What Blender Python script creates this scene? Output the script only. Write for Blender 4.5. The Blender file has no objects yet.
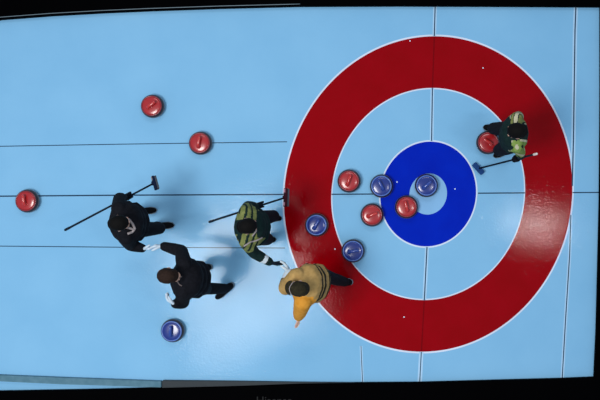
import bpy, bmesh, math, random
from mathutils import Vector, Matrix
from mathutils.bvhtree import BVHTree
random.seed(4)
sc = bpy.context.scene
C = sc.collection
PI = math.pi
V = Vector

# ---------------------------------------------------------------- frame
S, NX, NY, CAMZ = 80.0, 400.0, 210.0, 9.0     # ground scale px/m, point under the camera, camera height

def W(px, py, z=0.0):
    k = (1 - z / CAMZ) / S
    return V(((px - NX) * k, (NY - py) * k, z))

# ---------------------------------------------------------------- materials
def srgb(r, g, b):
    f = lambda c: c / 12.92 if c <= .04045 else ((c + .055) / 1.055) ** 2.4
    return (f(r / 255), f(g / 255), f(b / 255), 1)

def mat(name, col, rough=.6, col2=None, scale=20, bump=0, bscale=200, spec=.5, coat=0, detail=4, metal=0):
    m = bpy.data.materials.new(name); m.use_nodes = True
    nt = m.node_tree; b = nt.nodes['Principled BSDF']
    b.inputs['Roughness'].default_value = rough
    b.inputs['Specular IOR Level'].default_value = spec
    b.inputs['Coat Weight'].default_value = coat
    b.inputs['Coat Roughness'].default_value = .15
    b.inputs['Metallic'].default_value = metal
    tc = nt.nodes.new('ShaderNodeTexCoord')
    n = nt.nodes.new('ShaderNodeTexNoise'); n.inputs['Scale'].default_value = scale
    n.inputs['Detail'].default_value = detail
    nt.links.new(tc.outputs['Object'], n.inputs['Vector'])
    r = nt.nodes.new('ShaderNodeValToRGB')
    r.color_ramp.elements[0].position = .35; r.color_ramp.elements[1].position = .65
    c2 = col2 or tuple(min(1, c * 1.12) for c in col[:3]) + (1,)
    r.color_ramp.elements[0].color = col; r.color_ramp.elements[1].color = c2
    nt.links.new(n.outputs['Fac'], r.inputs['Fac'])
    nt.links.new(r.outputs['Color'], b.inputs['Base Color'])
    if bump:
        n2 = nt.nodes.new('ShaderNodeTexNoise'); n2.inputs['Scale'].default_value = bscale
        n2.inputs['Detail'].default_value = 2
        nt.links.new(tc.outputs['Object'], n2.inputs['Vector'])
        bp = nt.nodes.new('ShaderNodeBump'); bp.inputs['Strength'].default_value = bump
        bp.inputs['Distance'].default_value = .01
        nt.links.new(n2.outputs['Fac'], bp.inputs['Height'])
        nt.links.new(bp.outputs['Normal'], b.inputs['Normal'])
    return m

ICEK = dict(rough=.06, bump=.125, bscale=36, spec=.13)
M = {}
M['ice'] = mat('ice', srgb(130, 187, 226), col2=srgb(136, 192, 230), scale=1.3, **ICEK)
M['red_ice'] = mat('red_painted_ice', srgb(146, 0, 8), col2=srgb(152, 0, 12), scale=3, **ICEK)
M['blue_ice'] = mat('blue_painted_ice', srgb(0, 33, 178), col2=srgb(0, 38, 186), scale=3, **ICEK)
M['white_ice'] = mat('white_painted_ice', srgb(212, 222, 240), scale=3, **ICEK)
M['button_ice'] = mat('button_ice', srgb(134, 182, 224), scale=3, **ICEK)
M['pale_line_ice'] = mat('pale_line_ice', srgb(172, 208, 236), scale=3, **ICEK)
M['line_ice'] = mat('dark_line_ice', srgb(38, 62, 88), scale=3, **ICEK)
M['faint_ice'] = mat('faint_red_line_ice', srgb(120, 0, 8), scale=3, **ICEK)
M['board_green'] = mat('grey_green_foam', srgb(76, 118, 136), rough=.8, col2=srgb(90, 130, 148), scale=14)
M['board_dark'] = mat('charcoal_foam', srgb(48, 54, 58), rough=.8, scale=14)
M['bezel'] = mat('black_plastic', srgb(2, 2, 3), rough=.6, spec=.008)
M['lip'] = mat('grey_bevel_glint', srgb(104, 120, 128), rough=.4)  # grey line put in for the reflection along the bezel bevel
M['logo'] = mat('grey_print', srgb(40, 40, 40), rough=.7, spec=.05)
M['granite'] = mat('dark_granite', srgb(26, 18, 26), rough=.35, col2=srgb(48, 40, 48), scale=120, spec=.5)
M['band'] = mat('striking_band', srgb(96, 92, 98), rough=.7, col2=srgb(120, 116, 120), scale=90)
M['red_cap'] = mat('red_plastic', srgb(170, 32, 36), rough=.24, spec=.6, coat=.4)
M['blue_cap'] = mat('blue_plastic', srgb(24, 46, 128), rough=.24, spec=.6, coat=.4)
M['red_handle'] = mat('red_handle_plastic', srgb(190, 44, 40), rough=.22, spec=.6, coat=.5)
M['blue_handle'] = mat('blue_handle_plastic', srgb(38, 66, 150), rough=.22, spec=.6, coat=.5)
M['red_rim'] = mat('red_rim_plastic', srgb(132, 40, 48), rough=.25, spec=.6)
M['blue_rim'] = mat('blue_rim_highlight', srgb(80, 112, 184), rough=.25, spec=.6)  # paler than the cap: the glossy rim reflection is put into the colour
M['skin'] = mat('skin', srgb(214, 170, 148), rough=.55)
M['pale_glove'] = mat('pale_glove', srgb(196, 212, 226), rough=.7)
M['black_cloth'] = mat('black_cloth', srgb(13, 14, 20), rough=.9, col2=srgb(20, 21, 28), scale=30, spec=.15)
M['navy_cloth'] = mat('navy_cloth', srgb(13, 20, 30), rough=.9, col2=srgb(20, 29, 40), scale=30, spec=.15)
M['dark_green'] = mat('dark_green_cloth', srgb(14, 34, 34), rough=.9, col2=srgb(22, 44, 42), scale=30, spec=.15)
M['olive'] = mat('olive_cloth', srgb(104, 112, 60), rough=.9, col2=srgb(132, 138, 82), scale=30, spec=.2)
M['lime'] = mat('lime_cloth', srgb(112, 142, 62), rough=.9, col2=srgb(142, 166, 88), scale=30, spec=.2)
M['cream'] = mat('cream_cloth', srgb(186, 182, 152), rough=.9, spec=.2)
M['white_cloth'] = mat('white_cloth', srgb(205, 216, 222), rough=.9, spec=.2)
M['tan'] = mat('tan_cloth', srgb(170, 136, 82), rough=.9, col2=srgb(188, 152, 94), scale=24, spec=.2)
M['orange'] = mat('orange_cloth', srgb(212, 142, 44), rough=.9, col2=srgb(224, 156, 60), scale=24, spec=.2)
M['grey_print'] = mat('grey_cloth_print', srgb(158, 148, 148), rough=.9, spec=.2)
M['dim_print'] = mat('dim_grey_print', srgb(104, 94, 94), rough=.9, spec=.1)
M['black_hair'] = mat('black_hair', srgb(10, 9, 9), rough=.8, scale=60, spec=.12)
M['brown_hair'] = mat('dark_brown_hair', srgb(36, 24, 18), rough=.8, col2=srgb(46, 32, 26), scale=60, spec=.15)
M['cap_cloth'] = mat('dark_cap', srgb(34, 30, 18), rough=.85, col2=srgb(46, 42, 26), scale=40, spec=.2)
M['shoe'] = mat('black_shoe', srgb(10, 10, 14), rough=.8, spec=.12)
M['sole'] = mat('grey_sole', srgb(120, 140, 156), rough=.7)
M['eye_white'] = mat('eye_white', srgb(230, 230, 226), rough=.2)
M['iris'] = mat('dark_iris', srgb(40, 28, 20), rough=.2)
M['lips'] = mat('lips', srgb(168, 92, 86), rough=.5)
M['shaft'] = mat('dark_carbon', srgb(12, 24, 38), rough=.7, spec=.15)
M['white_plastic'] = mat('white_plastic', srgb(225, 215, 210), rough=.4)
M['broom_navy'] = mat('navy_broom_head', srgb(10, 24, 52), rough=.8, spec=.15)
M['broom_blue'] = mat('blue_broom_head', srgb(28, 64, 118), rough=.8, spec=.15)
M['broom_dark'] = mat('dark_broom_head', srgb(52, 8, 22), rough=.8, spec=.15)
M['pad'] = mat('broom_pad', srgb(60, 66, 78), rough=.95, scale=150)
M['pink'] = mat('pink_grip', srgb(196, 130, 150), rough=.5)

# ---------------------------------------------------------------- object helpers
def link(name, me, m=None, parent=None):
    o = bpy.data.objects.new(name, me); C.objects.link(o)
    if m is not None:
        for x in (m if isinstance(m, (list, tuple)) else [m]): me.materials.append(x)
    if parent:
        o.parent = parent
        o.matrix_parent_inverse = Matrix.Translation(-parent.location)
    return o

def mesh_from(bm, name, smooth=True):
    me = bpy.data.meshes.new(name)
    bmesh.ops.recalc_face_normals(bm, faces=bm.faces)
    bm.to_mesh(me); bm.free()
    for p in me.polygons: p.use_smooth = smooth
    return me

def tag(o, label=None, cat=None, group=None, kind=None):
    for k, v in (('label', label), ('category', cat), ('group', group), ('kind', kind)):
        if v: o[k] = v
    return o

def empty(name, loc):
    o = bpy.data.objects.new(name, None); C.objects.link(o)
    o.location = loc; o.empty_display_size = .1
    return o

def prism(bm, pts, z0, z1):
    a = [bm.verts.new((p[0], p[1], z0)) for p in pts]
    b = [bm.verts.new((p[0], p[1], z1)) for p in pts]
    bm.faces.new(b); bm.faces.new(a[::-1])
    n = len(pts)
    for i in range(n):
        bm.faces.new((a[i], a[(i + 1) % n], b[(i + 1) % n], b[i]))

def lathe(bm, prof, n=40, mtx=None):
    mtx = mtx or Matrix()
    rings = []
    for r, z in prof:
        if r < 1e-5: rings.append([bm.verts.new(mtx @ V((0, 0, z)))])
        else: rings.append([bm.verts.new(mtx @ V((r * math.cos(2 * PI * i / n), r * math.sin(2 * PI * i / n), z))) for i in range(n)])
    for a, b in zip(rings, rings[1:]):
        for i in range(n):
            j = (i + 1) % n
            if len(a) == 1 and len(b) == 1: continue
            if len(a) == 1: bm.faces.new((a[0], b[i], b[j]))
            elif len(b) == 1: bm.faces.new((a[i], a[j], b[0]))
            else: bm.faces.new((a[i], a[j], b[j], b[i]))

def tube(bm, pts, rad, n=10, caps=True):
    pts = [V(p) for p in pts]
    rs = rad if isinstance(rad, (list, tuple)) else [rad] * len(pts)
    rings = []; up = None
    for i, p in enumerate(pts):
        t = (pts[min(i + 1, len(pts) - 1)] - pts[max(i - 1, 0)]).normalized()
        if up is None: up = t.orthogonal().normalized()
        up = (up - t * up.dot(t))
        up = up.normalized() if up.length > 1e-6 else t.orthogonal().normalized()
        s = t.cross(up)
        rings.append([bm.verts.new(p + (up * math.cos(2 * PI * k / n) + s * math.sin(2 * PI * k / n)) * rs[i]) for k in range(n)])
    for a, b in zip(rings, rings[1:]):
        for k in range(n): bm.faces.new((a[k], a[(k + 1) % n], b[(k + 1) % n], b[k]))
    if caps:
        bm.faces.new(rings[0][::-1]); bm.faces.new(rings[-1])

def box(bm, mtx, sx, sy, sz, bev=0):
    r = bmesh.ops.create_cube(bm, size=1, matrix=mtx @ Matrix.Diagonal((sx, sy, sz, 1)))
    if bev:
        es = list({e for v in r['verts'] for e in v.link_edges})
        bmesh.ops.bevel(bm, geom=es, offset=bev, segments=2, affect='EDGES', profile=.6)

# ---------------------------------------------------------------- SETTING: ice sheet with painted house
HC = W(428.2, 194.0)
HU = V((1, 0, 0)) * (78.9 / S)                     # the house as the picture shows it: slightly oval
HV = V((3.55 / S, 86.4 / S, 0))
def H(u, v): return HC + HU * u + HV * v

def disc(name, r, z, m, parent, label=None):
    bm = bmesh.new(); n = 160
    prism(bm, [H(r * math.cos(2 * PI * i / n), r * math.sin(2 * PI * i / n)) for i in range(n)], 0.0, z)
    o = link(name, mesh_from(bm, name, False), m, parent)
    if label: o['label'] = label
    return o

def annulus(name, r0, r1, z, m, parent, label=None):
    bm = bmesh.new(); n = 200
    ring = lambda r, h: [bm.verts.new(H(r * math.cos(2 * PI * i / n), r * math.sin(2 * PI * i / n)) + V((0, 0, h))) for i in range(n)]
    a, b, c, d = ring(r0, z), ring(r1, z), ring(r0, 0), ring(r1, 0)
    for i in range(n):
        j = (i + 1) % n
        bm.faces.new((a[i], b[i], b[j], a[j])); bm.faces.new((b[i], d[i], d[j], b[j])); bm.faces.new((c[i], a[i], a[j], c[j]))
        bm.faces.new((c[i], c[j], d[j], d[i]))
    o = link(name, mesh_from(bm, name, False), m, parent)
    if label: o['label'] = label
    return o

def strip(bm, pts, w, z):
    """flat painted line through pixel points, w pixels wide"""
    P = [W(*p) for p in pts]
    L, R = [], []
    for i, p in enumerate(P):
        t = (P[min(i + 1, len(P) - 1)] - P[max(i - 1, 0)]).normalized()
        n = V((-t.y, t.x, 0)) * (w / S / 2)
        L.append(p + n); R.append(p - n)
    prism(bm, L + R[::-1], 0, z)

bm = bmesh.new()
x0, x1, y0, y1 = -5.35, 2.95, -2.7, 2.98
prism(bm, [(x0, y0), (x1, y0), (x1, y1), (x0, y1)], -.08, 0)
floor = tag(link('floor', mesh_from(bm, 'floor', False), M['ice']), 'pale blue curling ice sheet under stones and people', 'ice', kind='structure')
annulus('ring_outline', 1.213, 1.845, .0008, M['white_ice'], floor, 'thin white edging of the red ring')
annulus('red_ring', 1.228, 1.825, .0016, M['red_ice'], floor, 'wide red painted ring')
disc('ring_outline', .624, .0008, M['white_ice'], floor, 'thin white edging of the blue disc')
disc('blue_disc', .606, .0016, M['blue_ice'], floor, 'blue painted disc')
disc('button', .238, .0024, M['button_ice'], floor, 'pale round button at the centre')
tee_top = [(435.2, 4), (434.3, 36), (432.4, 88), (431.6, 141)]
tee_bot = [(427, 247), (424.3, 300.5)]
tee_bot2 = [(421.3, 352), (419.6, 384)]
back = [(576, 3), (575, 30), (573.4, 140), (572.2, 186)]
back2 = [(570.8, 215), (569.6, 255), (565.5, 320), (562, 381)]
short = [(361.0, 346), (361.8, 365), (362.7, 384)]
for pts, wd in ((tee_top[:2], 3.6), (tee_top[2:], 3.6), (tee_bot, 3.8), (tee_bot2, 4.4), (back, 4.2), (back2, 3.4), (short, 2.6)):
    bm = bmesh.new(); strip(bm, pts, wd, .0010)
    link('line_edging', mesh_from(bm, 'line_edging', False), M['pale_line_ice'], floor)['label'] = 'pale edging of a dark line'
for pts, wd in ((tee_top[:2], 1.1), (tee_top[2:], 1.1), (tee_bot, 1.1), (tee_bot2, .9), (back, 1.2), (back2, 1.0), (short, .7),
                ([(-30, 146.8), (0, 146.3), (120, 144.2), (287, 141.8)], .8), ([(-30, 196.4), (0, 196.2), (120, 195.2), (283.5, 194.4)], 1.3),
                ([(331.5, 194.3), (380.5, 194)], 1.2), ([(478, 193.2), (525, 192.9)], 1.2), ([(572.5, 192.6), (640, 192.2)], 1.1),
                ([(-30, 246), (0, 246.1), (120, 247.2), (285, 248)], .8)):
    bm = bmesh.new(); strip(bm, pts, wd, .0020)
    link('dark_line', mesh_from(bm, 'dark_line', False), M['line_ice'], floor)['label'] = 'thin dark line across the ice'
for pts in ([(434.3, 37), (432.5, 87)], [(424.2, 301.5), (421.4, 351)]):
    bm = bmesh.new(); strip(bm, pts, 1.3, .0022)
    link('faint_line', mesh_from(bm, 'faint_line', False), M['faint_ice'], floor)['label'] = 'darker red line crossing the red ring'
for p in ((483, 68), (410, 41), (404, 317), (397, 182), (455, 189), (335, 249)):
    bm = bmesh.new(); c = W(*p)
    prism(bm, [c + V((math.cos(a * PI / 5), math.sin(a * PI / 5), 0)) * .009 for a in range(10)], 0, .0025)
    link('marker_dot', mesh_from(bm, 'marker_dot', False), M['white_ice'], floor)['label'] = 'tiny pale dot in the painted rings'

# side boards along the lower edge
def board(name, quad, z, m, label):
    bm = bmesh.new()
    prism(bm, [W(x, y, z) for x, y in quad], .0026, z)
    bmesh.ops.bevel(bm, geom=[e for e in bm.edges], offset=.006, segments=2, affect='EDGES')
    return tag(link(name, mesh_from(bm, name, False), m), label, 'board', 'boards along the lower edge of the ice')
board('side_board', [(-38, 373), (0, 375.2), (60, 377.6), (161, 381.2), (161, 387.6), (60, 384.2), (0, 381.3), (-38, 379)], .05, M['board_green'],
      'long grey-green side board lying on the ice at lower left')
board('side_board', [(162, 380.6), (235, 381.4), (300, 382.4), (420, 383.4), (420, 387), (300, 388.5), (162, 390.5)], .05, M['board_dark'],
      'charcoal side board on the ice just above the bottom bezel, right of the grey-green one')

# black screen surround
tops = [(-40, 26), (0, 18.8), (50, 15), (100, 12.2), (150, 10), (220, 7.6), (300, 5.6), (400, 5.2), (500, 5.6), (600.8, 6.2)]
rights = [(600.8, 100), (600, 200), (598.6, 260), (596.8, 330), (594.6, 377.6)]
bots = [(560, 379), (500, 380.6), (420, 382.8), (330, 383.4), (300, 383.9), (240, 386.2), (162, 388.2), (100, 389.8), (0, 391.6), (-40, 392.5)]
inner_px = tops + rights + bots
ZB = .07
inner = [W(x, y, ZB) for x, y in inner_px]
bm = bmesh.new()
cx, cy = -1.2, .15
def outer_pt(p):
    # project outward from the middle to the outer rounded rectangle
    hx, hy = 4.25, 2.95
    dx, dy = p.x - cx, p.y - cy
    k = min(hx / abs(dx) if dx else 9e9, hy / abs(dy) if dy else 9e9)
    return V((cx + dx * k, cy + dy * k, ZB))
dense = []
NI = len(inner)
for i in range(NI):
    a, b = inner[i], inner[(i + 1) % NI]
    k = max(1, int((b - a).length / .12))
    for j in range(k): dense.append(a.lerp(b, j / k))
outp = [outer_pt(p) for p in dense]
lo = lambda p, z: V((p.x, p.y, z))
rings = [[bm.verts.new(lo(p, .0028)) for p in dense], [bm.verts.new(lo(p, ZB - .012)) for p in dense],
         [bm.verts.new(p + (q - p).normalized() * .012) for p, q in zip(dense, outp)],
         [bm.verts.new(q - (q - p).normalized() * .05) for p, q in zip(dense, outp)],
         [bm.verts.new(lo(q, ZB - .05)) for q in outp], [bm.verts.new(lo(q, -.1)) for q in outp],
         [bm.verts.new(lo(q, -.1) - (q - p).normalized() * .06) for p, q in zip(dense, outp)]]
n = len(dense)
for a, b in zip(rings, rings[1:]):
    for i in range(n):
        bm.faces.new((a[i], a[(i + 1) % n], b[(i + 1) % n], b[i]))
tv = empty('screen_surround', (cx, cy, 0))
tag(tv, 'black plastic screen surround framing the whole ice sheet', 'screen frame')
link('bezel', mesh_from(bm, 'bezel', False), M['bezel'], tv)
bm = bmesh.new()
lip = [W(x, y - 1.6, ZB + .003) for x, y in tops[:7]]
glint_pts = []
for a, b in zip(lip, lip[1:]):
    for j in range(6): glint_pts.append(a.lerp(b, j / 6))
glint_pts.append(lip[-1])
tube(bm, glint_pts, .0048, 6)
link('bezel_glint', mesh_from(bm, 'bezel_glint'), M['lip'], tv)['label'] = 'thin grey lip along the top edge, painted as a bevel reflection'
cu = bpy.data.curves.new('brand_lettering', 'FONT'); cu.body = 'Hisense'; cu.size = .165; cu.extrude = .002
tmp = bpy.data.objects.new('tmp', cu); C.objects.link(tmp)
bpy.context.view_layer.update()
me = bpy.data.meshes.new_from_object(tmp.evaluated_get(bpy.context.evaluated_depsgraph_get()))
bpy.data.objects.remove(tmp)
wd = max(v.co.x for v in me.vertices); ht = max(v.co.y for v in me.vertices)
a = W(256, 396.6, ZB + .002); b = W(292, 396.6, ZB)
k = (b.x - a.x) / wd
for v in me.vertices: v.co = V((a.x + v.co.x * k, a.y - (ht - v.co.y) * k, a.z + v.co.z))
link('brand_lettering', me, M['logo'], tv)['label'] = 'faint grey lettering on the bottom bezel'

# ---------------------------------------------------------------- curling stones
def make_stone(col):
    root = empty('curling_stone', (0, 0, 0))
    bm = bmesh.new()
    lathe(bm, [(0, 0), (.062, 0), (.066, .004), (.09, .008), (.125, .022), (.139, .038), (.1425, .045)], 48)
    lathe(bm, [(.1425, .069), (.141, .078), (.135, .092), (.13, .098), (.118, .104), (0, .104)], 48)
    link('granite_body', mesh_from(bm, 'granite_body'), M['granite'], root)
    bm = bmesh.new()
    lathe(bm, [(.1425, .045), (.1448, .05), (.1455, .057), (.1448, .064), (.1425, .069)], 48)
    link('striking_band', mesh_from(bm, 'striking_band'), M['band'], root)['label'] = 'dull grey striking band'
    bm = bmesh.new()
    lathe(bm, [(.127, .0975), (.127, .104), (.124, .1095), (.117, .1115), (.111, .109), (.111, .103)], 48)
    link('cap_rim', mesh_from(bm, 'cap_rim'), M[col + '_rim'], root)
    bm = bmesh.new()
    lathe(bm, [(.1115, .103), (.1115, .1085), (.102, .1125), (.075, .1165), (.04, .119), (0, .12)], 48)
    link('top_cap', mesh_from(bm, 'top_cap'), M[col + '_cap'], root)
    bm = bmesh.new()
    pts = [(-.045, 0, .116), (-.047, 0, .13), (-.04, 0, .146), (-.022, 0, .155), (.01, 0, .158), (.045, 0, .16), (.07, 0, .161), (.078, 0, .16)]
    tube(bm, pts, [.022, .019, .017, .0165, .017, .0175, .014, .006], 14)
    for v in bm.verts: v.co.y *= 1.15
    h = link('handle', mesh_from(bm, 'handle'), M[col + '_handle'], root)
    bm = bmesh.new()
    lathe(bm, [(.03, .116), (.028, .122), (.022, .126), (0, .127)], 24, Matrix.Translation((-.045, 0, 0)))
    link('handle_foot', mesh_from(bm, 'handle_foot'), M[col + '_handle'], h)
    return root

def copy_tree(o, parent=None):
    c = o.copy(); C.objects.link(c)
    if parent: c.parent = parent
    for ch in list(o.children): copy_tree(ch, c)
    return c

STONES = [
 ('red', 152, 106, 35, 'red curling stone alone on open ice near the top, uppermost of all stones'),
 ('red', 200, 143, 80, 'red curling stone resting on the topmost thin line across the ice'),
 ('red', 26.5, 201, 95, 'red curling stone at far left on the centre line'),
 ('red', 349, 181, 70, 'red curling stone on white between red ring and the blue stone, above centre line'),
 ('red', 372, 215, 20, 'red curling stone below the centre line touching left edge of the blue disc'),
 ('red', 406.5, 207, 105, 'red curling stone on the blue disc touching the white button'),
 ('red', 488, 142.5, 150, 'red curling stone at the feet of the person on the right'),
 ('blue', 381.5, 186, 120, 'blue curling stone over the upper left edge of the blue disc'),
 ('blue', 426.5, 185.5, 40, 'blue curling stone covering part of the white centre button'),
 ('blue', 316.5, 225, 60, 'blue curling stone lying on the red ring'),
 ('blue', 353, 251, 10, 'blue curling stone straddling the inner edge of the red ring'),
 ('blue', 172, 331, 88, 'blue curling stone alone on open ice below the black-clad pair'),
]
protos = {}
for col, px, py, ang, lab in STONES:
    if col not in protos: o = protos[col] = make_stone(col)
    else: o = copy_tree(protos[col])
    p = W(px, py, .085); o.location = (p.x, p.y, .0024 if px > 270 else 0.0)
    o.rotation_euler = (0, 0, math.radians(ang))
    tag(o, lab, 'curling stone', col + ' curling stones')

# ---------------------------------------------------------------- people
def sphere(bm, c, r, mtx=None):
    bmesh.ops.create_icosphere(bm, subdivisions=2, radius=1, matrix=Matrix.Translation(c) @ (mtx or Matrix()) @ Matrix.Diagonal((r, r, r, 1) if not hasattr(r, '__len__') else (*r, 1)))

def limb(bm, pts, rs, n=14):
    """tapered chain of balls and cones"""
    for (a, b, ra, rb) in zip(pts, pts[1:], rs, rs[1:]):
        if (b - a).length < 1e-5: continue
        tube(bm, [a, a.lerp(b, .5), b], [ra, (ra + rb) / 2, rb], n)
    for p, r in zip(pts, rs): sphere(bm, p, r)

def fuse(bm, name, voxel, smooth=4, fac=.5):
    me = mesh_from(bm, name)
    o = bpy.data.objects.new('tmp', me); C.objects.link(o)
    r = o.modifiers.new('r', 'REMESH'); r.mode = 'VOXEL'; r.voxel_size = voxel
    if smooth:
        s = o.modifiers.new('s', 'SMOOTH'); s.factor = fac; s.iterations = smooth
    bpy.context.view_layer.update()
    out = bpy.data.meshes.new_from_object(o.evaluated_get(bpy.context.evaluated_depsgraph_get()))
    bpy.data.objects.remove(o); bpy.data.meshes.remove(me)
    out.name = name
    for p in out.polygons: p.use_smooth = True
    return out

def ik(a, c, l1, l2, pole):
    d = c - a; L = d.length
    if L > (l1 + l2) * .985:
        return a + d * (l1 / (l1 + l2))
    t = d.normalized()
    x = (l1 * l1 - l2 * l2 + L * L) / (2 * L)
    h = math.sqrt(max(l1 * l1 - x * x, 0))
    p = V(pole); p = p - t * p.dot(t)
    return a + t * x + p.normalized() * h

def hand_open(bm, wrist, d, n, side, curl=.35, g=0.0):
    """palm + four unequal fingers + thumb; d along the hand, n out of the palm, side = thumb side (+1/-1)"""
    d = d.normalized(); n = (n - d * n.dot(d)).normalized(); l = n.cross(d).normalized() * side
    s = 1.0
    kn = []
    for i in range(4):
        off = (.028 - .0185 * i)
        k = wrist + d * (.088 - abs(i - 1) * .004) + l * off
        kn.append(k)
        limb(bm, [wrist + d * .012 + l * off * .6, k], [.0145 + g, .0125 + g], 10)
    for i, (k, L) in enumerate(zip(kn, (.07, .079, .074, .058))):
        p = k; ang = 0; pts = [p]
        for f in (.44, .31, .25):
            ang += curl
            p = p + (d * math.cos(ang) + n * math.sin(ang) + l * (.10 - .06 * i)).normalized() * L * f
            pts.append(p)
        limb(bm, pts, [.0098 + g, .0088 + g, .008 + g, .0068 + g], 8)
    b = wrist + d * .022 + l * .022
    t1 = b + (d * .65 + l * .65 + n * .35).normalized() * .042
    t2 = t1 + (d * .85 + l * .25 + n * .45).normalized() * .032
    t3 = t2 + (d * .9 + l * .05 + n * .45).normalized() * .025
    limb(bm, [b, t1, t2, t3], [.016 + g, .012 + g, .0105 + g, .008 + g], 8)

def hand_grip(bm, wrist, P, ax, side, g=0.0, rs=.013):
    """hand closed around a shaft through P along ax"""
    ax = ax.normalized()
    toP = P - wrist; d = (toP - ax * toP.dot(ax)).normalized()
    q = ax.cross(d)                                      # side of the shaft the palm lies on
    rr = rs + .0105
    for i in range(4):
        off = ax * (.031 - .0205 * i) * side
        c = P + off
        base = wrist + ax * (.02 - .013 * i) * side
        k = c + q * rr - d * .028
        limb(bm, [base, k], [.0150 + g, .0125 + g], 10)
        k2 = c + q * rr + d * .006
        pts = [k, k2]
        for a in (50, 100, 150, 195):
            r = math.radians(a)
            pts.append(c + q * math.cos(r) * rr + d * (math.sin(r) * rr + .006))
        limb(bm, pts, [.0105 + g, .0098 + g, .0094 + g, .009 + g, .0084 + g, .0075 + g], 8)
    b = wrist + ax * .022 * side + d * .015 - q * .004
    t1 = P + ax * .03 * side - q * (rr + .002) - d * .022
    t2 = P + ax * .026 * side - q * (rr + .002) + d * .006
    t3 = P + ax * .016 * side - q * (rr * .7) + d * (rr * .9)
    limb(bm, [b, t1, t2, t3], [.0155 + g, .012 + g, .0105 + g, .0085 + g], 8)

def frame_mat(f, r, u):
    m = Matrix((r, f, u)).transposed().to_4x4()
    return m

def set_mats(me, mats, fn):
    for m in mats: me.materials.append(m)
    for p in me.polygons: p.material_index = fn(p.center)

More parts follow.
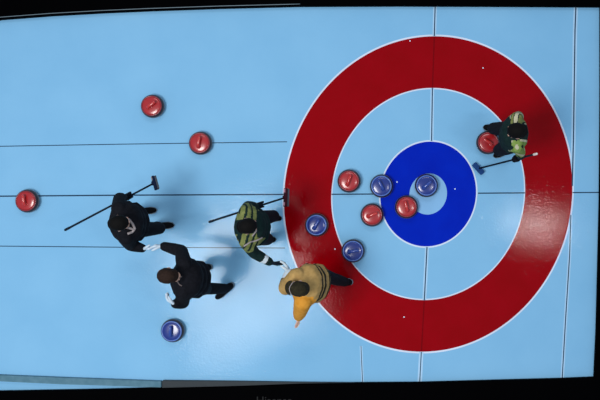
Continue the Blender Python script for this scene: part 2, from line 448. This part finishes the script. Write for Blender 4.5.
BODIES = {}
def person(key, J, face, look, label, jacket, jacket_fn, trousers, shoe_m, hair, hair_kind, hands, sleeve_r=.052, pads=1.0):
    base = (J['ankR'] + J['ankL']) / 2
    root = empty('person', (base.x, base.y, 0))
    tag(root, label, 'person', 'curlers on the ice')
    f = V(face).normalized(); up = (J['neck'] - J['pelvis']).normalized()
    r = f.cross(up).normalized(); f2 = up.cross(r).normalized()
    T = frame_mat(f2, r, up)
    z = V((0, 0, 1))
    hipR = J['pelvis'] + r * .088 - up * .05; hipL = J['pelvis'] - r * .088 - up * .05
    kneeR = ik(hipR, J['ankR'], .42, .42, f + r * .15); kneeL = ik(hipL, J['ankL'], .42, .42, f - r * .15)
    elR = J.get('elR') or ik(J['shR'], J['wrR'], .29, .26, J['poleR'])
    elL = J.get('elL') or ik(J['shL'], J['wrL'], .29, .26, J['poleL'])
    chest = J['chest']; pel = J['pelvis']; waist = pel.lerp(chest, .5)
    # head frame
    lf = V(look).normalized(); lr = lf.cross(z).normalized(); lu = lr.cross(lf).normalized()
    Hm = frame_mat(lf, lr, lu); hc = J['head']
    hp = lambda x, y, zz: hc + lr * x + lf * y + lu * zz
    # ---- body: one continuous figure
    bm = bmesh.new()
    sphere(bm, hp(0, -.012, .022), (.075, .094, .088), Hm)
    sphere(bm, hp(0, .022, -.028), (.06, .07, .08), Hm)
    sphere(bm, hp(0, .052, -.088), (.032, .03, .026), Hm)
    limb(bm, [hp(-.05, 0, -.05), hp(0, .058, -.09), hp(.05, 0, -.05)], [.024, .022, .024])
    limb(bm, [hp(0, .085, .02), hp(0, .106, -.022)], [.009, .0145])
    limb(bm, [hp(-.014, .094, -.026), hp(.014, .094, -.026)], [.0085, .0085])
    limb(bm, [hp(-.045, .074, .03), hp(0, .083, .032), hp(.045, .074, .03)], [.011, .011, .011])
    for s in (-1, 1):
        sphere(bm, hp(s * .047, .066, -.024), (.022, .02, .018), Hm)
        sphere(bm, hp(s * .077, -.008, -.008), (.009, .02, .031), Hm)
    limb(bm, [hp(0, -.02, -.03), J['neck'] + up * .01, J['neck'] - up * .06], [.055, .054, .075])
    sphere(bm, chest, (.15, .1, .17), T); sphere(bm, waist, (.13, .09, .15), T); sphere(bm, pel, (.145, .1, .12), T)
    limb(bm, [J['shR'], chest + up * .1, J['shL']], [.05, .075, .05])
    for s, (sh, el, wr) in ((1, (J['shR'], elR, J['wrR'])), (-1, (J['shL'], elL, J['wrL']))):
        limb(bm, [sh, sh.lerp(el, .45), el, el.lerp(wr, .3), wr], [.048, .043, .034, .036, .025])
    for hip, kn, an in ((hipR, kneeR, J['ankR']), (hipL, kneeL, J['ankL'])):
        limb(bm, [hip, hip.lerp(kn, .4), kn, kn.lerp(an, .3), an], [.078, .07, .05, .05, .035])
    for an, td in ((J['ankR'], J['toeR']), (J['ankL'], J['toeL'])):
        td = V(td).normalized()
        limb(bm, [V((an.x, an.y, .055)) - td * .03, V((an.x, an.y, .045)) + td * .1, V((an.x, an.y, .04)) + td * .16], [.03, .027, .02])
    hand_parts = []
    for s, kind in zip((1, -1), hands):
        wr, el = (J['wrR'], elR) if s == 1 else (J['wrL'], elL)
        def mk(bmx, g, kind=kind, s=s, wr=wr, el=el):
            if kind[0] == 'grip': hand_grip(bmx, wr, kind[2], kind[3], kind[4] if len(kind) > 4 else s, g)
            else: hand_open(bmx, wr, kind[2] if kind[2] else (wr - el), kind[3], kind[4], kind[5], g)
            limb(bmx, [wr - (wr - el).normalized() * .05, wr], [.026 + g, .024 + g], 10)
        mk(bm, 0.0); hand_parts.append((kind[1], mk))
    link('body', fuse(bm, 'body', .0075, 3), M['skin'], root)
    for s in (-1, 1):
        bm = bmesh.new(); c = hp(s * .031, .079, .012)
        sphere(bm, c, .0125)
        me = mesh_from(bm, 'eye')
        ec = c
        set_mats(me, [M['eye_white'], M['iris']], lambda q, ec=ec: 1 if (q - ec).normalized().dot(lf) > .86 else 0)
        link('eye', me, None, root)
    bm = bmesh.new(); limb(bm, [hp(-.024, .084, -.058), hp(0, .092, -.056), hp(.024, .084, -.058)], [.004, .0065, .004], 8)
    link('mouth', mesh_from(bm, 'mouth'), M['lips'], root)
    # ---- hair / cap
    bm = bmesh.new()
    sphere(bm, hp(0, -.016, .03), (.086, .103, .094), Hm)
    sphere(bm, hp(0, -.045, -.02), (.078, .07, .075), Hm)
    if hair_kind == 'long': limb(bm, [hp(0, -.07, -.04), hp(0, -.1, -.11), hp(0, -.115, -.17)], [.05, .042, .02])
    bmesh.ops.bisect_plane(bm, geom=bm.verts[:] + bm.edges[:] + bm.faces[:], plane_co=hp(0, .06, .05), plane_no=(lf * .85 - lu * .55), clear_outer=True)
    bmesh.ops.holes_fill(bm, edges=[e for e in bm.edges if e.is_boundary], sides=0)
    hair_me = fuse(bm, 'hair', .009, 3)
    hm = link('hair' if hair_kind != 'cap' else 'cap', hair_me, M[hair], root)
    if hair_kind == 'cap':
        bm = bmesh.new()
        for i in range(9):
            a0 = math.radians(-60 + 15 * i)
        pts = [hp(math.sin(math.radians(a)) * .078, .07 + math.cos(math.radians(a)) * .085 - .01, .045 - .02 * math.cos(math.radians(a))) for a in range(-80, 81, 16)]
        back_ = [hp(math.sin(math.radians(a)) * .078, .055 + math.cos(math.radians(a)) * .012, .05) for a in range(-80, 81, 16)]
        top = [bm.verts.new(p) for p in pts]; bk = [bm.verts.new(p) for p in back_]
        tb = [bm.verts.new(p - lu * .006) for p in pts]; bb = [bm.verts.new(p - lu * .006) for p in back_]
        for i in range(len(pts) - 1):
            bm.faces.new((top[i], top[i + 1], bk[i + 1], bk[i])); bm.faces.new((tb[i + 1], tb[i], bb[i], bb[i + 1]))
            bm.faces.new((top[i], tb[i], tb[i + 1], top[i + 1])); bm.faces.new((bk[i], bk[i + 1], bb[i + 1], bb[i]))
        bm.faces.new((top[0], bk[0], bb[0], tb[0])); bm.faces.new((top[-1], tb[-1], bb[-1], bk[-1]))
        link('brim', mesh_from(bm, 'brim'), M[hair], hm)
        bm = bmesh.new()
        tube(bm, [hp(x, .058 - x * x * 4 - .01, .112 - abs(x) * .25 - x * x * 5) for x in (-.07, -.05, -.025, 0, .025, .05, .07)], .004, 6)
        link('piping', mesh_from(bm, 'piping'), M['grey_print'], hm)['label'] = 'pale piping across the cap'
    # ---- clothes
    bm = bmesh.new()
    sphere(bm, pel - up * .06, (.172, .125, .13), T)
    for hip, kn, an in ((hipR, kneeR, J['ankR']), (hipL, kneeL, J['ankL'])):
        limb(bm, [hip, hip.lerp(kn, .4), kn, kn.lerp(an, .3), an + (kn - an).normalized() * .02], [.098, .09, .072, .072, .06])
    link('trousers', fuse(bm, 'trousers', .011, 4), M[trousers], root)
    bm = bmesh.new()
    sphere(bm, pel + up * .03, (.178 * pads, .133 * pads, .14), T); sphere(bm, waist, (.172 * pads, .13 * pads, .17), T)
    sphere(bm, chest, (.188 * pads, .14 * pads, .19), T)
    limb(bm, [J['shR'], chest.lerp(J['neck'], .55) + r * .05, chest.lerp(J['neck'], .55) - r * .05, J['shL']], [.07, .088, .088, .07])
    limb(bm, [J['neck'] - up * .06, J['neck'] - up * .01], [.085, .07])
    for sh, el, wr in ((J['shR'], elR, J['wrR']), (J['shL'], elL, J['wrL'])):
        k = sleeve_r / .052
        limb(bm, [sh, sh.lerp(el, .45), el, el.lerp(wr, .35), el.lerp(wr, .93)], [.068 * k, .064 * k, .056 * k, .054 * k, .042 * k])
    jm = fuse(bm, 'jacket', .011, 4)
    loc = lambda q: ((q - chest).dot(r), (q - chest).dot(f2), (q - chest).dot(up))
    info = dict(loc=loc, elR=elR, elL=elL, J=J)
    set_mats(jm, [M[x] for x in jacket], lambda q: jacket_fn(q, info))
    jo = link('jacket', jm, None, root)
    for an, td in ((J['ankR'], V(J['toeR'])), (J['ankL'], V(J['toeL']))):
        td = td.normalized(); sd = td.cross(z)
        o = V((an.x, an.y, 0))
        bm = bmesh.new()
        limb(bm, [o - td * .045 + z * .06, o + td * .05 + z * .06, o + td * .13 + z * .05, o + td * .17 + z * .047], [.042, .043, .042, .033])
        limb(bm, [o - td * .04 + z * .055, o + z * .11], [.044, .05])
        bmesh.ops.bisect_plane(bm, geom=bm.verts[:] + bm.edges[:] + bm.faces[:], plane_co=(0, 0, .022), plane_no=(0, 0, -1), clear_outer=True)
        bmesh.ops.holes_fill(bm, edges=[e for e in bm.edges if e.is_boundary], sides=0)
        sh = link('shoe', fuse(bm, 'shoe', .009, 2), M[shoe_m], root)
        bm = bmesh.new()
        pr = [(-.092, 0), (-.08, .03), (-.04, .043), (.05, .042), (.13, .048), (.18, .034), (.206, 0)]
        pr = pr + [(x, -y) for x, y in pr[-2:0:-1]]
        prism(bm, [o + td * x + sd * y for x, y in pr], .003, .026)
        link('sole', mesh_from(bm, 'sole', False), M['sole'], sh)['label'] = 'grey sole'
    for m, mk in hand_parts:
        if m:
            bm = bmesh.new(); mk(bm, .003)
            link('glove', fuse(bm, 'glove', .0062, 2), M[m], root)['label'] = {'pale_glove': 'pale glove', 'black_cloth': 'black glove', 'navy_cloth': 'dark navy glove', 'white_cloth': 'white glove'}[m]
    BODIES[key] = dict(root=root, jacket=jo, jm=jm, elR=elR, elL=elL)
    return root

def drape(key, name, strokes, m, rad, label, parent=None, lift=.004):
    """thin raised trim lying on the jacket along the given strokes (pixel points of the seam)"""
    b = BODIES[key]; me = b['jm']
    bvh = BVHTree.FromPolygons([v.co[:] for v in me.vertices], [p.vertices[:] for p in me.polygons])
    cam = V((0, 0, CAMZ)); bm = bmesh.new()
    for st in strokes:
        pts = []
        for (x0, y0), (x1, y1) in zip(st, st[1:]):
            k = 6
            for i in range(k + 1):
                g = W(x0 + (x1 - x0) * i / k, y0 + (y1 - y0) * i / k, 0)
                hit = bvh.ray_cast(cam, (g - cam).normalized())
                if hit[0] is not None and (not pts or (hit[0] - pts[-1]).length > .004): pts.append(hit[0] + hit[1] * lift)
        if len(pts) > 1: tube(bm, pts, rad, 8)
    if not bm.verts: return
    o = link(name, mesh_from(bm, name), M[m], b['jacket'])
    o['label'] = label

# ---------------------------------------------------------------- brooms
def broom(tail, head, head_dir, m_head, label, tail_m=None, hw=.17, marks=None):
    root = empty('curling_broom', (head.x, head.y, 0))
    tag(root, label, 'broom', 'curling brooms')
    ax = (head - tail).normalized()
    bm = bmesh.new(); tube(bm, [tail, tail.lerp(head, .5), head], [.0115, .011, .0105], 12)
    link('shaft', mesh_from(bm, 'shaft'), M['shaft'], root)
    bm = bmesh.new(); limb(bm, [tail - ax * .03, tail + ax * .02], [.0145, .0145], 12)
    link('end_cap', fuse(bm, 'end_cap', .005, 1), M[tail_m or 'shaft'], root)
    hd = V(head_dir); n = V((0, 0, 1))
    if head.z > .3:
        n = -(ax - hd.normalized() * ax.dot(hd.normalized())); n.z = max(n.z, .5)
    hd = (hd - n.normalized() * hd.dot(n.normalized())).normalized(); n.normalize()
    s = n.cross(hd)
    mt = Matrix((hd, s, n)).transposed().to_4x4(); mt.translation = head
    bm = bmesh.new(); box(bm, mt, hw, .066, .028, .011)
    hdo = link('broom_head', mesh_from(bm, 'broom_head'), M[m_head], root)
    m2 = mt.copy(); m2.translation = head - n * .024
    bm = bmesh.new(); box(bm, m2, hw * .95, .058, .024, .006)
    link('pad', mesh_from(bm, 'pad'), M['pad'], hdo)
    m3 = mt.copy(); m3.translation = head + n * .018
    bm = bmesh.new(); box(bm, m3, .045, .042, .024, .008)
    link('socket', mesh_from(bm, 'socket'), M[m_head], hdo)
    if marks:
        for off, m in marks:
            m4 = mt.copy(); m4.translation = head + n * .015 + hd * off
            bm = bmesh.new(); box(bm, m4, .04, .036, .006, .002)
            link('head_marking', mesh_from(bm, 'head_marking'), M[m], hdo)['label'] = 'pale marking on the broom head'
    return tail, head

def on_line(tail, head, px):
    lo_, hi_ = 0.0, 1.0
    fn = lambda t: (lambda q: NX + q.x * S * CAMZ / (CAMZ - q.z))(tail.lerp(head, t)) - px
    s0 = fn(0) > 0
    for _ in range(40):
        mid = (lo_ + hi_) / 2
        if (fn(mid) > 0) == s0: lo_ = mid
        else: hi_ = mid
    return tail.lerp(head, lo_)

# broom of the dark-dressed person
b1 = broom(W(68, 228.5, 1.2), W(154.3, 183, .82), (.28, -.96, .1), 'broom_navy', 'dark broom held out by the black-clad person farthest left', hw=.165, marks=[(-.055, 'grey_print')])
b3 = broom(W(212, 221, 1.2), W(285.5, 197.5, .72), (.03, 1, 0), 'broom_dark', 'dark broom whose head overlaps left edge of the red ring', hw=.215, marks=[(-.075, 'pink'), (.0, 'pink'), (.078, 'pink')])
b5 = broom(W(535, 154.2, 1.15), W(478.3, 168.6, .042), (.68, -.72, 0), 'broom_blue', 'broom with blue head standing on white ice beside the blue disc', tail_m='white_plastic', hw=.17)

# ---------------------------------------------------------------- the five people
plain = lambda q, i: 0

# 1: black jacket, faces right
g1 = on_line(*b1, 129)
a1 = (b1[1] - b1[0]).normalized()
w1 = g1 + V((-.035, -.02, .065))
J = dict(pelvis=W(135, 222, .93), chest=W(126.5, 222.5, 1.27), neck=W(121.5, 223, 1.47), head=W(119.5, 223, 1.60),
         shL=W(119, 209, 1.385), shR=W(125.5, 237.5, 1.385), wrL=w1, wrR=W(143, 248.5, 1.08),
         elL=W(119.5, 198.5, 1.14), elR=W(130.5, 245, 1.13), ankR=W(156.5, 226, .09), ankL=W(139, 211.5, .09), toeR=(1, .05, 0), toeL=(1, .1, 0))
person('a', J, (1, .1, 0), (1, .15, -.9), 'person in black jacket farthest left, holding a broom and shaking hands', ['black_cloth', 'navy_cloth'], plain, 'black_cloth', 'shoe',
       'black_hair', 'short', [('open', 'pale_glove', V((1, .05, .05)), V((0, 1, .1)), -1, .28), ('grip', 'navy_cloth', g1, a1)], pads=1.3, sleeve_r=.062)
drape('a', 'jacket_print', [[(121.5, 226), (128, 227.6), (134.5, 229.6)], [(125, 218), (129, 220), (132.5, 224), (134.8, 229)], [(134.5, 229), (132, 232), (127.5, 233.8)]], 'grey_print', .0125, 'pale V-shaped print on the front')

# 2: black jacket, faces left
J = dict(pelvis=W(198, 279.5, .93), chest=W(187, 279, 1.26), neck=W(177.5, 277, 1.45), head=W(167, 275.5, 1.58),
         shR=W(184, 264, 1.385), shL=W(183, 291.5, 1.37), wrR=W(163, 246, 1.1), wrL=W(175, 304, 1.3),
         elR=W(181.5, 251, 1.17), elL=W(183, 302.5, 1.1), ankL=W(227, 288.5, .09), ankR=W(204, 267.5, .09), toeL=(-.75, -.65, 0), toeR=(-1, 0, 0))
person('b', J, (-1, .08, 0), (-1, .05, -.35), 'person all in black shaking hands, facing left, back to the rings', ['black_cloth'], plain, 'black_cloth', 'shoe',
       'brown_hair', 'short', [('open', 'pale_glove', V((-1, .0, -.03)), V((0, -1, -.1)), -1, .28), ('open', 'pale_glove', V((-.5, .35, .1)), V((.2, .9, 0)), 1, .5)], pads=1.25, sleeve_r=.064)
drape('b', 'collar_print', [[(181.5, 276.5), (178.5, 278.5), (177.6, 281.5), (179.5, 284.5), (181.8, 285.8)]], 'dim_print', .006, 'faint grey curved collar print')

# 3: olive patterned jacket, faces right
g3 = on_line(*b3, 260.5)
a3 = (b3[1] - b3[0]).normalized()
w3 = g3 + V((-.04, -.01, .07))
J = dict(pelvis=W(257, 227, .93), chest=W(250, 227, 1.27), neck=W(247, 226.5, 1.45), head=W(247.5, 226, 1.58),
         shL=W(245.5, 212.5, 1.385), shR=W(245.5, 241, 1.385), wrL=w3, wrR=W(270.5, 262.5, 1.06),
         elL=W(248, 206.5, 1.14), elR=W(254, 253, 1.17), ankL=W(265, 217, .09), ankR=W(259, 240.5, .09), toeL=(1, -.1, 0), toeR=(1, .05, 0))
def seg(q, a, b, d, t0=0.0, t1=1.0):
    t = (q - a).dot(b - a) / (b - a).length_squared
    return t if t0 < t < t1 and (q - a.lerp(b, t)).length < d else None
def jk3(q, i):
    x, y, u = i['loc'](q); J = i['J']; ax_ = abs(x)
    t = seg(q, i['elR'], J['wrR'], .085, -.3, 1.2)
    if t is not None: return 2 if .5 < t < .72 else 0
    if seg(q, i['elL'], J['wrL'], .085, -.4, 1.2) is not None: return 0
    if seg(q, J['shR'], i['elR'], .09, .5, 1.2) is not None: return 0
    if u > -.05 and .075 < ax_ < .26 and y < .1:
        s = math.sin((y - u * .55 + x * .25) * 2 * PI / .078)
        return 0 if s > .35 else 1
    if x > .12 and u > -.25: return 1
    return 0
person('c', J, (1, .02, 0), (1, .1, -.9), 'person in olive and black striped jacket, broom head on red ring edge', ['dark_green', 'olive', 'white_cloth'], jk3, 'black_cloth', 'shoe',
       'black_hair', 'short', [('open', 'navy_cloth', V((1, -.22, -.03)), V((.1, 1, .1)), -1, .25), ('grip', 'navy_cloth', g3, a3)], pads=1.25, sleeve_r=.058)
drape('c', 'jacket_print', [[(255, 225), (256, 231), (252, 236)], [(252, 224.5), (253.5, 230)], [(262, 237.5), (256, 240.5), (250, 242), (244, 246)]], 'grey_print', .008, 'pale V-shaped print on the front')

# 4: tan jacket, faces left
J = dict(pelvis=W(317, 283, .92), chest=W(307.5, 285, 1.24), neck=W(302, 287, 1.43), head=W(298.5, 288.5, 1.56),
         shR=W(297, 276.5, 1.36), shL=W(303, 301, 1.345), wrR=W(289.5, 272.5, 1.12), wrL=W(298.5, 316.5, .93),
         elR=W(285.5, 288, 1.2), elL=W(300.5, 310.5, 1.12), ankL=W(314, 287, .09), ankR=W(345.5, 282, .09), toeL=(-1, -.1, 0), toeR=(-1, .15, 0))
def jk4(q, i):
    x, y, u = i['loc'](q)
    J = i['J']
    def near(a, b, d, lo_=0, hi_=1):
        t = (q - a).dot(b - a) / (b - a).length_squared
        return lo_ < t < hi_ and (q - a.lerp(b, t)).length < d
    if x < -.1 and u > .02 and -.12 < y < .16 and (q - i['elR']).length > .2: return 1
    if near(J['shL'], i['elL'], .14, -.1, 1.2) or near(i['elL'], J['wrL'], .1, -.3, 1.5): return 1
    if near(i['elR'], J['wrR'], .08, .5, 1.5):
        t = (q - i['elR']).dot(J['wrR'] - i['elR']) / (J['wrR'] - i['elR']).length_squared
        return 2 if math.sin(t * 26) > 0 else 3
    if y < -.02 and math.sin((u + .06 + y * .2) * 2 * PI / .15) > .62 and u < .1: return 4
    if y > .02 and u < .03: return 4
    return 0
person('d', J, (-1, .15, 0), (-1, .1, -.35), 'person in tan and orange jacket shaking hands, standing over the red ring edge', ['tan', 'orange', 'white_cloth', 'pale_glove', 'cap_cloth'], jk4, 'black_cloth', 'shoe',
       'cap_cloth', 'cap', [('open', 'white_cloth', V((-.45, .9, -.1)), V((-.9, -.4, 0)), -1, .25), ('open', None, V((0, -.9, -.5)), V((-1, 0, 0)), 1, .4)], pads=1.3, sleeve_r=.074)

# 5: olive and cream jacket, faces left, behind the house
g5 = on_line(*b5, 516)
a5 = (b5[1] - b5[0]).normalized()
w5 = g5 + V((.045, .02, .07))
J = dict(pelvis=W(511, 137, .93), chest=W(514.5, 133.5, 1.27), neck=W(517, 132, 1.45), head=W(516.5, 131, 1.58),
         shR=W(516, 119, 1.385), shL=W(516.5, 146, 1.385), wrR=W(511, 119.5, .93), wrL=w5, elR=W(518.5, 116.5, 1.12), elL=W(520, 151, 1.13),
         ankR=W(499.5, 129.5, .09), ankL=W(509, 150, .09), toeR=(-1, .2, 0), toeL=(-1, -.4, 0))
def jk5(q, i):
    x, y, u = i['loc'](q)
    ax_ = abs(x)
    if ax_ > .085 and u > -.2 and y < .055:
        if x > 0:
            s = math.sin((y - u * .5 + x * .15) * 2 * PI / .09)
            return 1 if s > .25 else (0 if s > -.45 else 3)
        s = math.sin((y - u * .5) * 2 * PI / .11) * math.cos(x * 2 * PI / .16)
        return 1 if s > .5 else (0 if s < -.72 else 2)
    return 0
person('e', J, (-1, -.05, 0), (-1, 0, -.8), 'person in lime, cream and black patterned jacket standing on the right of the rings', ['dark_green', 'cream', 'lime', 'olive'], jk5, 'black_cloth', 'shoe',
       'black_hair', 'short', [('open', None, V((-.15, 0, -1)), V((0, -1, 0)), -1, .4), ('grip', 'black_cloth', g5, a5)], pads=1.1, sleeve_r=.055)

# ---------------------------------------------------------------- light
def area(name, loc, target, sx, sy, power, col=(1, 1, 1)):
    l = bpy.data.lights.new(name, 'AREA'); l.shape = 'RECTANGLE'; l.size = sx; l.size_y = sy
    l.energy = power; l.color = col
    o = bpy.data.objects.new(name, l); C.objects.link(o); o.location = loc
    o.rotation_euler = (V(target) - V(loc)).to_track_quat('-Z', 'Y').to_euler()
    return o
area('arena_or_fill_lamp', (-4.5, -2.1, 11.5), (-1.8, -1.0, 0), 3.6, 3.6, 720, (1, .98, .95))
area('arena_or_fill_lamp', (-4.9, -.6, 11.5), (-2, 0, 0), 1.3, 1.7, 85, (1, .98, .95))
area('arena_or_fill_lamp', (4.1, -.45, 13), (-.5, 0, 0), .4, 1.5, 150, (1, .98, .95))
area('arena_or_fill_lamp', (-.5, 9, 12), (-.5, 0, 0), 8, 2, 260, (1, .98, .95))  # unseen fill lamp added to brighten the ice, set clear of its reflections

w = bpy.data.worlds.new('arena'); sc.world = w; w.use_nodes = True
bg = w.node_tree.nodes['Background']; bg.inputs['Color'].default_value = (.62, .8, 1, 1); bg.inputs['Strength'].default_value = .42

# ---------------------------------------------------------------- camera: straight above, frame shifted sideways
cam = bpy.data.cameras.new('camera'); co = bpy.data.objects.new('camera', cam); C.objects.link(co)
co.location = (0, 0, CAMZ); co.rotation_euler = (0, 0, 0)
cam.sensor_width = 36; cam.sensor_fit = 'HORIZONTAL'; cam.lens = 36 * CAMZ / (600 / S)
cam.shift_x = (300 - NX) / 600; cam.shift_y = -(200 - NY) / 600
sc.camera = co
sc.view_settings.view_transform = 'Standard'; sc.view_settings.look = 'None'
sc.view_settings.exposure = 0; sc.view_settings.gamma = 1; sc.view_settings.use_curve_mapping = False
